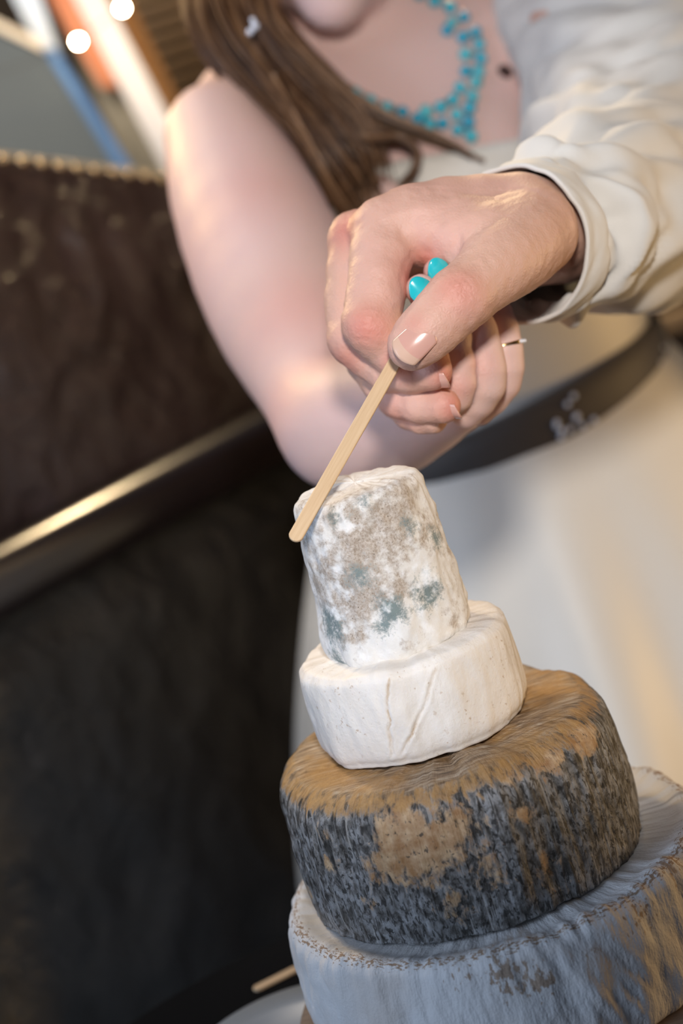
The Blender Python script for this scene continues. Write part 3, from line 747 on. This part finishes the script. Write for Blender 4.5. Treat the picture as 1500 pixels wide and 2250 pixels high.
nail(PERS, C(873, 785, .7299), tax, np.array([0.06, 0.20, 1.0]), 0.0145, 0.0190, M_nail_nat, curve=0.62, tipmat=M_nail_tip, label='short natural thumbnail')
nail(PERS, C(985, 846, .7590), C(985, 820, .764) - C(900, 815, .772), np.array([0.10, -0.8, .62]), 0.0105, 0.0115, M_nail_nat)
nail(PERS, C(1008, 915, .7675), C(985, 893, .773) - C(880, 874, .79), np.array([0.1, -0.75, .7]), 0.0100, 0.0120, M_nail_nat)

# ------------------------------------------------------------------ the person in the cream dress
BR = empty('person', (0.09, 0.50, FLOOR)); tag(BR, 'person in a strapless cream dress with long brown hair and turquoise bead necklace', 'person')
U_ARM = [(483, 303, 1.12, 34), (530, 430, 1.085, 42.5), (592, 580, 1.04, 45.5), (652, 720, 1.0, 42), (705, 850, .96, 32), (745, 945, .93, 29)]
F_ARM = [(745, 945, .93, 28), (800, 925, .915, 32), (880, 900, .89, 28), (985, 850, .85, 22)]
F1 = [(985, 690, .79, 8), (1006, 800, .785, 7.8), (1002, 868, .79, 7.4), (950, 890, .805, 7)]
F2 = [(1035, 690, .80, 9), (1058, 775, .793, 9.4), (1066, 845, .795, 9.0), (1025, 905, .806, 8)]
F3 = [(1085, 690, .815, 9), (1106, 770, .81, 8.8), (1102, 840, .814, 8.6), (1050, 900, .82, 8)]
FT1 = [(1000, 710, .785, 7.2), (958, 672, .775, 7.2), (924, 636, .768, 7.0)]
FT2 = [(1030, 670, .79, 7.2), (988, 632, .782, 7.0), (961, 596, .776, 6.6)]
def bride_hand(P):
    d = chain(P, F_ARM[2:], .01)
    d = smin(d, chain(P, [(985, 850, .85, 22), (1030, 780, .83, 22)], .01), .01)
    for c in (F1, F2, F3, FT1, FT2): d = smin(d, chain(P, c, .003), .0015)
    return d
def torso_sdf(P, extra=0.0):
    d = chain(P, [(830, 330, 1.235, 78 + extra), (940, 620, 1.285, 72 + extra), (960, 920, 1.335, 80 + extra)], .03)
    d = smin(d, chain(P, [(1060, 260, 1.245, 78 + extra), (1130, 560, 1.29, 70 + extra), (1200, 850, 1.335, 82 + extra)], .03), .06)
    d = smin(d, ell(P, C(800, 470, 1.175), np.array([.062, .062, .052]) + extra / 1000), .03)
    d = smin(d, ell(P, C(1030, 400, 1.18), np.array([.062, .062, .052]) + extra / 1000), .03)
    return d
head_c = C(690, -318, 1.15)
h_fwd = np.array([-0.02, -0.30, 0.95]); h_up = np.array([-0.15, 1.0, 0.25])
def bride_body(P):
    d = torso_sdf(P)
    d = smin(d, chain(P, [(600, 280, 1.19, 45), (760, 240, 1.235, 55), (900, 180, 1.25, 58), (1250, 90, 1.27, 50)], .04), .05)
    d = smin(d, chain(P, [(900, 200, 1.25, 50), (800, 40, 1.235, 47), (720, -140, 1.215, 48)], .03), .03)
    d = smin(d, chain(P, [(850, 220, 1.178, 9), (1010, 175, 1.19, 9)], .01), .02)
    arm = smin(chain(P, U_ARM, .012), chain(P, F_ARM, .012), .015)
    d = smin(d, chain(P, [(483, 303, 1.12, 34), (620, 280, 1.20, 48)], .03), .05)
    d = smin(d, arm, .012)
    # other arm hanging behind the shirt sleeve
    d = smin(d, chain(P, [(1250, 95, 1.30, 46), (1300, 420, 1.42, 38), (1230, 700, 1.44, 32)], .02), .02)
    d = smin(d, head_sdf(P, head_c, h_fwd, h_up, 0.98), .015)
    return smin(d, bride_hand(P), .004)
lo, hi = bounds([C(330, -650, 1.35), C(330, 1100, 1.35), C(1560, -650, 1.40), C(1560, 1100, 1.40), C(900, 700, .75)], 0.01)
fl, fh = bounds([C(880, 560, .745), C(880, 940, .86), C(1150, 560, .745), C(1150, 940, .86)], 0.0)
BV, BF = nets(bride_body, lo, hi, 0.0060, (fl, fh), 0.0013)
BRED = [(560, 480, 1.03, 30), (640, 700, .96, 30), (700, 880, .93, 25), (930, 590, .77, 6), (905, 665, .765, 6), (900, 240, 1.2, 30), (1060, 800, .78, 9), (1015, 850, .78, 8)]
make('body', c2w(BV), BF, M_bride, BR, attrs={'red': 0.6 * redness(BV, BRED)})
BVH = BVHTree.FromPolygons([tuple(v) for v in c2w(BV)], [tuple(int(i) for i in f) for f in BF])
def hit(px, py, default=1.2):
    d = W(px, py, 1.0) - CAM; L = np.linalg.norm(d)
    h = BVH.ray_cast(Vector(CAM), Vector(d / L))
    if h[0] is None: return W(px, py, default), -FW
    return np.array(h[0]), np.array(h[1])
nail(BR, C(906, 611, .7580), C(908, 612, .763) - C(952, 664, .765), np.array([0.10, 0.10, 1.0]), 0.0112, 0.0150, M_nail, label='turquoise painted fingernail', pointed=0.22)
nail(BR, C(951, 568, .7660), C(951, 568, .772) - C(984, 622, .775), np.array([0.20, 0.05, 1.0]), 0.0108, 0.0145, M_nail, label='turquoise painted fingernail', pointed=0.22)
# ring
a = C(1094, 728, .811); b = C(1108, 778, .811); ax = b - a; ax /= np.linalg.norm(ax)
e1 = np.cross(ax, [0, 0, 1.0]); e1 /= np.linalg.norm(e1); e2 = np.cross(ax, e1)
rc = C(1105, 763, .811)
path = np.array([rc + 0.0095 * (math.cos(t) * e1 + math.sin(t) * e2) for t in np.linspace(0, 2 * math.pi, 49)])
ringp = make('ring', *[c2w(x) if k == 0 else x for k, x in enumerate(tube(path, 0.0011, 8, False))], M_gold, BR); ringp['label'] = 'gold ring with small clear stones'
for t in np.linspace(-0.7, 0.7, 7):
    p = rc + 0.0106 * (math.cos(t) * -e1 * np.sign(e1[0]) * -1 + math.sin(t) * e2)
    make('ring_stone', *sphere(c2w(p), 0.0010, 8, 6), M_crystal, ringp)
# bodice
WZ = float(c2w(C(1078, 890, 1.335))[2]); WX = float(C(1078, 890, 1.335)[0]); WS = 0.1
nl = C(1100, 362, 1.17) - C(700, 436, 1.17); nl /= np.linalg.norm(nl)
pn = np.cross(np.array([0, -0.25, 1.0]), nl); pn /= np.linalg.norm(pn)
if pn[1] < 0: pn = -pn
pn = pn.astype(np.float32); p0 = C(900, 345, 1.15).astype(np.float32)
wl = C(1430, 800, 1.2) - C(960, 975, 1.2); wl /= np.linalg.norm(wl)
def bodice(P):
    d = torso_sdf(P, 5.0)
    d = np.maximum(d, (P - p0) @ pn)
    return np.maximum(d, (WZ - 0.012) - (P @ M3[2].astype(np.float32) + CAM[2]) + WS * (P[..., 0] - WX))
lo, hi = bounds([C(600, 250, 1.12), C(1600, 250, 1.42), C(600, 1080, 1.12), C(1600, 1080, 1.42)], 0.0)
V, F = nets(bodice, lo, hi, 0.005); make('bodice', c2w(V), F, M_dress, BR)
# skirt: built in world space around the waist
wc = c2w(C(1078, 890, 1.335))
nth = 260; rows = 70
th = np.linspace(0, 2 * math.pi, nth, endpoint=False)
zs = wc[2] + 0.035 - (wc[2] + 0.035 - FLOOR - 0.004) * np.linspace(0, 1, rows) ** 1.25
V = []
for a in th:
    for z in zs:
        t = (wc[2] + 0.035 - z)
        rx = 0.130 + 0.25 * (1 - math.exp(-t / 0.36)) ; ry = 0.088 + 0.20 * (1 - math.exp(-t / 0.42))
        f = smoothstep(0.02, 0.5, t) * (0.016 * math.sin(a * 11 + 0.7 * math.sin(2 * a)) + 0.010 * math.sin(a * 17 + 2 + 2 * t))
        rx2 = rx * (0.86 if math.cos(a) < 0 else 1.0)
        V.append((wc[0] + (rx2 + f) * math.cos(a), wc[1] + (ry + f) * math.sin(a), z + 0.16 * 0.0))
make('skirt', V, [q[::-1] for q in grid_faces(nth, rows, True)], M_dress, BR)
# sash with stones
V = []
prof = [(-0.022, 0.0), (-0.019, 0.005), (-0.008, 0.0065), (0.006, 0.006), (0.016, 0.005), (0.022, 0.0), (0.0, -0.004)]
for a in th:
    for (h, o) in prof:
        rx, ry = 0.139 + o, 0.108 + o
        z = wc[2] - 0.012 + h + 0.05 * math.cos(a) * 0.9 * rx / 0.13 * 0.5
        V.append((wc[0] + rx * math.cos(a), wc[1] + ry * math.sin(a), z))
k = len(prof); F = [(i * k + j, i * k + (j + 1) % k, ((i + 1) % nth) * k + (j + 1) % k, ((i + 1) % nth) * k + j) for i in range(nth) for j in range(k)]
sash = make('sash', V, F, M_sash, BR)
for q in range(14):
    a = -math.pi / 2 + 0.30 + random.uniform(-0.10, 0.12); h = random.uniform(-0.013, 0.013)
    if q > 10: a = -0.45 + random.uniform(-.1, .1)
    z = wc[2] - 0.012 + h + 0.0225 * math.cos(a) * 1.05
    make('sash_stone', *sphere((wc[0] + 0.1445 * math.cos(a), wc[1] + 0.1155 * math.sin(a), z), 0.0022, 8, 6), M_crystal, sash)
# necklace
crop = [(1080, 5), (1155, 35), (1220, 80), (1160, 110), (1140, 142), (1215, 175), (1275, 152), (1292, 210), (1225, 255), (1300, 275), (1228, 335), (1288, 338), (1278, 386), (1200, 412), (1260, 455), (1168, 470), (1246, 508), (1110, 505), (1186, 540), (1040, 525), (930, 527), (855, 506), (778, 476), (1120, 582), (1058, 588), (1190, 612), (1242, 575), (1254, 642), (1002, 560), (705, 440), (640, 400), (580, 350), (1105, -40), (1050, -70), (1010, -30), (960, -90)]
beads = []
for (x, y) in crop:
    px, py = 450 + x * .4667, y * .4667; p, nrm = hit(px, py); p = p - (p - CAM) / np.linalg.norm(p - CAM) * 0.0045
    beads.append((px, py, p))
NK = empty('necklace', (0, 0, 0)); NK.parent = BR; NK.location = beads[19][2] - np.array(BR.location)
for k, (px, py, p) in enumerate(beads):
    r = random.uniform(.0041, .0048); make('bead', *sphere(p, r, 16, 10), M_bead, NK)
M_pale = flat('pale_bead', (0.25, 0.42, 0.45), 0.2, Coat_Weight=0.4)
for k in range(len(beads) - 4):
    q = min((j for j in range(len(beads)) if j != k), key=lambda j: np.linalg.norm(beads[j][2] - beads[k][2]))
    m = (beads[k][2] + beads[q][2]) / 2; make('small_bead', *sphere(m + np.array([0, 0, 0.001]), .0022, 10, 6), M_pale, NK)
# mole
p, nrm = hit(1110, 157)
mo = make('beauty_mark', *sphere((0, 0, 0), 1, 14, 8), flat('dark_brown_mark', (0.045, 0.018, 0.014), 0.6)); mo.parent = BR
mo.scale = (.0056, .0056, .0016); mo.rotation_euler = Vector(nrm).to_track_quat('Z', 'Y').to_euler(); mo.location = p - np.array(BR.location); mo['label'] = 'round dark brown mark on the chest'
# earring
ER = empty('earring'); ER.parent = BR; ER.location = W(556, 60, 1.065) - np.array(BR.location)
for (x, y, r) in ((560, 57, .0026), (549, 70, .0022), (555, 44, .0018)): make('earring_stone', *sphere(W(x, y, 1.07), r, 10, 8), M_crystal, ER)
# hair
def hairmat():
    t = NT('long_brown_hair'); v = t.tc('Object'); r = t.attr('rnd')
    c = t.ramp(r, [(0.0, (0.055, 0.024, 0.010)), (0.5, (0.17, 0.082, 0.036)), (1.0, (0.36, 0.20, 0.10))])
    t.set(Base_Color=c, Roughness=0.38, Specular_IOR_Level=0.6); return t.m
M_hair = hairmat()
GUIDES = [  # (points (px, py, d, halfwidth px), strands)
    ([(640, -420, 1.16, 90), (510, -260, 1.14, 90), (478, -60, 1.12, 75), (500, 60, 1.11, 70), (575, 170, 1.105, 62), (665, 265, 1.105, 62), (735, 350, 1.11, 55), (790, 445, 1.12, 60)], 230),
    ([(680, -420, 1.16, 80), (560, -200, 1.13, 60), (545, -20, 1.115, 50), (590, 90, 1.11, 55), (680, 190, 1.11, 55), (760, 265, 1.12, 50), (800, 340, 1.13, 45), (830, 440, 1.14, 40)], 170),
    ([(560, -100, 1.13, 30), (610, 80, 1.125, 28), (720, 190, 1.13, 28), (850, 262, 1.145, 24), (960, 305, 1.15, 16), (1090, 368, 1.15, 9)], 60),
    ([(620, 180, 1.12, 30), (710, 280, 1.125, 26), (800, 308, 1.13, 18), (875, 305, 1.135, 12), (915, 338, 1.135, 11), (905, 385, 1.135, 10), (868, 415, 1.13, 10)], 55),
    ([(600, 160, 1.105, 40), (690, 320, 1.11, 32), (745, 430, 1.12, 30), (800, 500, 1.14, 26)], 80),
    ([(520, -20, 1.135, 60), (590, 120, 1.125, 62), (670, 250, 1.125, 62), (730, 350, 1.135, 66), (775, 430, 1.14, 70), (800, 500, 1.145, 66)], 150),
    ([(640, -420, 1.22, 120), (560, -240, 1.24, 100), (470, -60, 1.20, 60), (450, 40, 1.17, 38), (490, 130, 1.16, 30), (560, 230, 1.16, 30)], 90),
]
HP, HR = [], []
for g, cnt in GUIDES:
    for _ in range(int(cnt * 1.7)):
        u = rng.normal(0, 0.5); u = np.clip(u, -1.1, 1.1); w = rng.normal(0, 1)
        ph = rng.random() * 6.28
        pts = []
        for k, (x, y, d, hw) in enumerate(g):
            j = g[min(k + 1, len(g) - 1)]; i0 = g[max(k - 1, 0)]
            tx, ty = j[0] - i0[0], j[1] - i0[1]; L = math.hypot(tx, ty); nx, ny = -ty / L, tx / L
            o = (u + 0.10 * math.sin(k * 1.7 + ph)) * hw
            pts.append(C(x + nx * o, y + ny * o, d - 0.022 * smoothstep(150, 350, y) + 0.010 * w + 0.012 * (u * u)))
        e = rng.random(); P = catmull(np.array(pts), 26); P = P[:int(26 - 5 * e)]
        r = 0.00090 * np.linspace(1, 0.45, len(P)) * (0.7 + 0.6 * rng.random())
        V, F = tube(P, r, 5); HP.append((c2w(V), F)); HR.append(np.full(len(V), np.clip(0.45 + 0.35 * rng.normal(), 0, 1)))
def hair_cap(P):
    d = head_sdf(P, head_c, h_fwd, h_up, 0.98) - 0.010
    q = P - head_c.astype(np.float32)
    return np.maximum(d, (q[..., 2] * 0.85 - q[..., 1] * 0.55) - 0.028)
V, F = nets(hair_cap, head_c - 0.15, head_c + 0.15, 0.006); HP.append((c2w(V), F.tolist())); HR.append(np.full(len(V), 0.4))
V, F = join(HP); make('hair', V, F, M_hair, BR, attrs={'rnd': np.concatenate(HR)})

# ------------------------------------------------------------------ leather booth
BD = np.array([0.603, 0.797, 0.0]); BN = np.array([0.797, -0.603, 0.0]); BP = np.array([-0.277, 0.614, 0.0])
booth = empty('leather_booth', (BP[0], BP[1], FLOOR)); tag(booth, 'tall dark leather booth back with studded sloping top edge and padded roll', 'booth')
def leather(name, a, b, bumpd):
    t = NT(name); v = t.tc('Object')
    f = t.noise(v, 9, 4, 0.6, 0.5); t.set(Base_Color=t.mix(f, a, b), Roughness=t.math('MULTIPLY_ADD', f, 0.2, 0.22), Specular_IOR_Level=0.8)
    t.bump(t.math('ADD', t.noise(v, 26, 5, 0.6, 0.6), t.math('MULTIPLY', t.voro(v, 260, 'DISTANCE_TO_EDGE'), 0.15)), 0.6, bumpd); return t.m
M_leather = leather('crinkled_dark_leather', (0.022, 0.014, 0.014), (0.060, 0.036, 0.038), 0.014)
M_roll = flat('smooth_black_leather', (0.015, 0.010, 0.011), 0.2, Specular_IOR_Level=0.8)
M_leather2 = leather('black_leather', (0.006, 0.006, 0.0075), (0.018, 0.018, 0.020), 0.012)
def ztop(s): return 0.455 - 0.27 * np.clip(s - 0.105, -0.25, 0.30)
s0, s1 = -0.62, 0.62
def panel(zlo, zhi, ns, nz, amp, freq, bulge):
    ss = np.linspace(s0, s1, ns)[:, None]; tt = np.linspace(0, 1, nz)[None, :]
    zl = zlo(ss) if callable(zlo) else zlo + 0 * ss; zh = zhi(ss) if callable(zhi) else zhi + 0 * ss
    Z = zl + (zh - zl) * tt
    base = BP + ss[..., None] * BD; base = np.repeat(base, nz, 1) if base.shape[1] == 1 else base
    q = np.stack([ss * freq + 0 * Z, Z * freq * 0.8, 0 * Z + 3.1], -1)
    rg = 1 - np.abs(fbm(q, 3)); D = bulge(tt) + amp * (rg - 0.6) * np.sin(np.pi * np.clip(tt, 0, 1)) ** 0.5
    V = base + D[..., None] * BN; V[..., 2] = Z
    return V.reshape(-1, 3), [q_[::-1] for q_ in grid_faces(ns, nz)]
make('back_panel', *panel(0.12, ztop, 220, 90, 0.012, 14, lambda t: 0.018 * np.sin(np.pi * t)), M_leather, booth)
make('lower_panel', *panel(FLOOR + 0.002, 0.11, 180, 140, 0.012, 10, lambda t: 0.055 * smoothstep(0, 1, 1 - t) + 0.018 * smoothstep(1.0, 0.93, t) - 0.01), M_leather2, booth)
ss = np.linspace(s0, s1, 60)
pt = BP + ss[:, None] * BD + 0.012 * BN; pt[:, 2] = 0.140
make('padded_roll', *tube(pt, 0.031, 28), M_roll, booth)
pt = BP + ss[:, None] * BD - 0.01 * BN; pt[:, 2] = ztop(ss) + 0.001
make('top_edge', *tube(pt, 0.012, 16), M_leather, booth)
V, F = [], []
pr = [(-0.018, 0), (-0.13, 0), (-0.13, 1), (-0.018, 1)]
for s_ in ss:
    for (o, k_) in pr:
        p = BP + s_ * BD + o * BN; p[2] = (ztop(np.array(s_)) if k_ else FLOOR); V.append(p)
F = [(i * 4 + j, i * 4 + (j + 1) % 4, (i + 1) * 4 + (j + 1) % 4, (i + 1) * 4 + j) for i in range(59) for j in range(4)] + [(0, 1, 2, 3), (239, 238, 237, 236)]
make('frame', V, F, M_leather2, booth, smooth=False)
M_stud = flat('brass_stud', (0.75, 0.58, 0.35), 0.25, 1.0)
sv, sf = sphere((0, 0, 0), 0.0042, 10, 6)
st0 = None
for s_ in np.arange(-0.35, 0.55, 0.021):
    p = BP + s_ * BD + 0.0015 * BN; p[2] = float(ztop(np.array(s_))) + 0.003
    if st0 is None: st0 = make('stud', sv, sf, M_stud); o = st0
    else: o = st0.copy(); COL.objects.link(o)
    o.parent = booth; o.location = p - np.array(booth.location)
if True:
    me = st0.data

# ------------------------------------------------------------------ background behind the booth
def board(name, quad, d, mat, label, thick=0.02, foot=None):
    P = [W(x, y, d if not isinstance(d, (list, tuple)) else d[i]) for i, (x, y) in enumerate(quad)]
    o = make(name, *prism(P, thick), mat, smooth=False); tag(o, label, 'board', 'boards behind the booth'); return o
M_bgrey = flat('grey_blue_paint', (0.065, 0.085, 0.10), 0.6); M_cream = flat('cream_paint', (0.75, 0.66, 0.52), 0.6)
M_blue = flat('blue_paint', (0.06, 0.16, 0.36), 0.5); M_pblue = flat('pale_blue_paint', (0.62, 0.72, 0.85), 0.5)
M_tan = flat('tan_grey_paint', (0.24, 0.22, 0.17), 0.6); M_orange = flat('orange_paint', (0.62, 0.22, 0.10), 0.6)
M_white = flat('white_paint', (0.72, 0.70, 0.70), 0.6); M_amber = flat('amber_paint', (0.38, 0.18, 0.05), 0.6)
pb = empty('framed_board', W(60, 800, 1.95)); tag(pb, 'grey-blue board with cream top edge and blue side edge behind the booth', 'board', 'boards behind the booth')
def bq(q, d): return prism([W(x, y, d) for x, y in q], 0.02)
make('board_panel', *bq([(-260, -60), (100, 112), (480, 700), (-100, 900)], 1.95), M_bgrey, pb, smooth=False)
make('top_trim', *bq([(-260, -80), (95, 92), (105, 116), (-260, -56)], 1.945), M_cream, pb, smooth=False)
make('side_trim', *bq([(92, 100), (122, 108), (530, 740), (490, 745)], 1.944), M_blue, pb, smooth=False)
board('painted_board', [(-70, -200), (20, -200), (130, 118), (92, 118)], 2.0, M_pblue, 'pale blue painted board rising above the grey-blue board')
board('painted_board', [(20, -200), (90, -200), (560, 800), (480, 800)], 2.05, M_tan, 'tan-grey painted board next to the blue-edged board')
board('painted_board', [(-10, -200), (60, -200), (262, 190), (222, 190)], 2.03, M_orange, 'short orange painted board in front of the tan-grey board')
board('painted_board', [(60, -200), (130, -200), (560, 620), (500, 640)], 2.00, M_white, 'white painted board between the orange board and the amber board')
board('painted_board', [(130, -200), (185, -200), (560, 560), (520, 560)], 2.10, M_amber, 'amber brown board beside the white board')
# bottle rack with amber slats
rk = empty('slatted_rack', W(380, 500, 2.3)); tag(rk, 'dark rack with brown slats behind the boards', 'rack')
M_slat = flat('brown_slat', (0.13, 0.075, 0.03), 0.4)
make('rack_back', *prism([W(180, -220, 2.34), W(620, -220, 2.34), (W(700, 700, 2.34)), (W(400, 700, 2.34))], 0.02), flat('rack_dark', (0.10, 0.075, 0.04), 0.7), rk, smooth=False)
for k in range(9):
    y = -60 + k * 34; make('slat', *prism([W(250, y + 20, 2.3), W(560, y - 80, 2.3), W(560, y - 66, 2.3), W(250, y + 34, 2.3)], 0.015), M_slat, rk, smooth=False)
# string of warm bulbs
sl = empty('string_lights', W(172, 85, 1.9)); tag(sl, 'thin wire with small glowing warm bulbs above the booth', 'lights')
pts = np.array([W(-200, 190, 1.9), W(20, 150, 1.9), W(172, 85, 1.9), W(268, 12, 1.9), W(380, -110, 1.9)])
make('wire', *tube(catmull(pts, 30), 0.0006, 5), M_dark, sl)
t = NT('warm_bulb'); t.set(Emission_Color=(1.0, 0.78, 0.5, 1), Emission_Strength=160.0, Base_Color=(1, 0.9, 0.7, 1)); M_bulb = t.m
for (x, y) in ((172, 85), (268, 12), (380, -110)): make('bulb', *sphere(W(x, y + 6, 1.9), 0.0042, 10, 8), M_bulb, sl)
# chair at the right
cp = W(1470, 715, 1.9)
ch = empty('wooden_chair', (cp[0] + .1, cp[1], FLOOR)); tag(ch, 'dark wooden chair with a pale top rail behind the cream dress', 'chair')
M_rail = wood_mat('pale_oak', (0.26, 0.17, 0.09), (0.40, 0.28, 0.16), 60)
x0, x1 = cp[0] - .13, cp[0] + .29; yy = cp[1]; zt = cp[2]
bevel(make('top_rail', *box((x0, yy, zt - .01), (x1, yy + .022, zt + .012)), M_rail, ch, smooth=False), .004)
make('seat', *box((x0, yy + .005, FLOOR + .44), (x1, yy + .40, FLOOR + .47)), M_dark, ch, smooth=False)
make('lower_rail', *box((x0 + .03, yy, zt - .2), (x1 - .03, yy + .02, zt - .16)), M_dark, ch, smooth=False)
for x in (x0, x1 - .035):
    make('leg', *box((x, yy, FLOOR), (x + .035, yy + .03, zt + .01)), M_dark, ch, smooth=False)
    make('leg', *box((x, yy + .36, FLOOR), (x + .035, yy + .395, FLOOR + .44)), M_dark, ch, smooth=False)
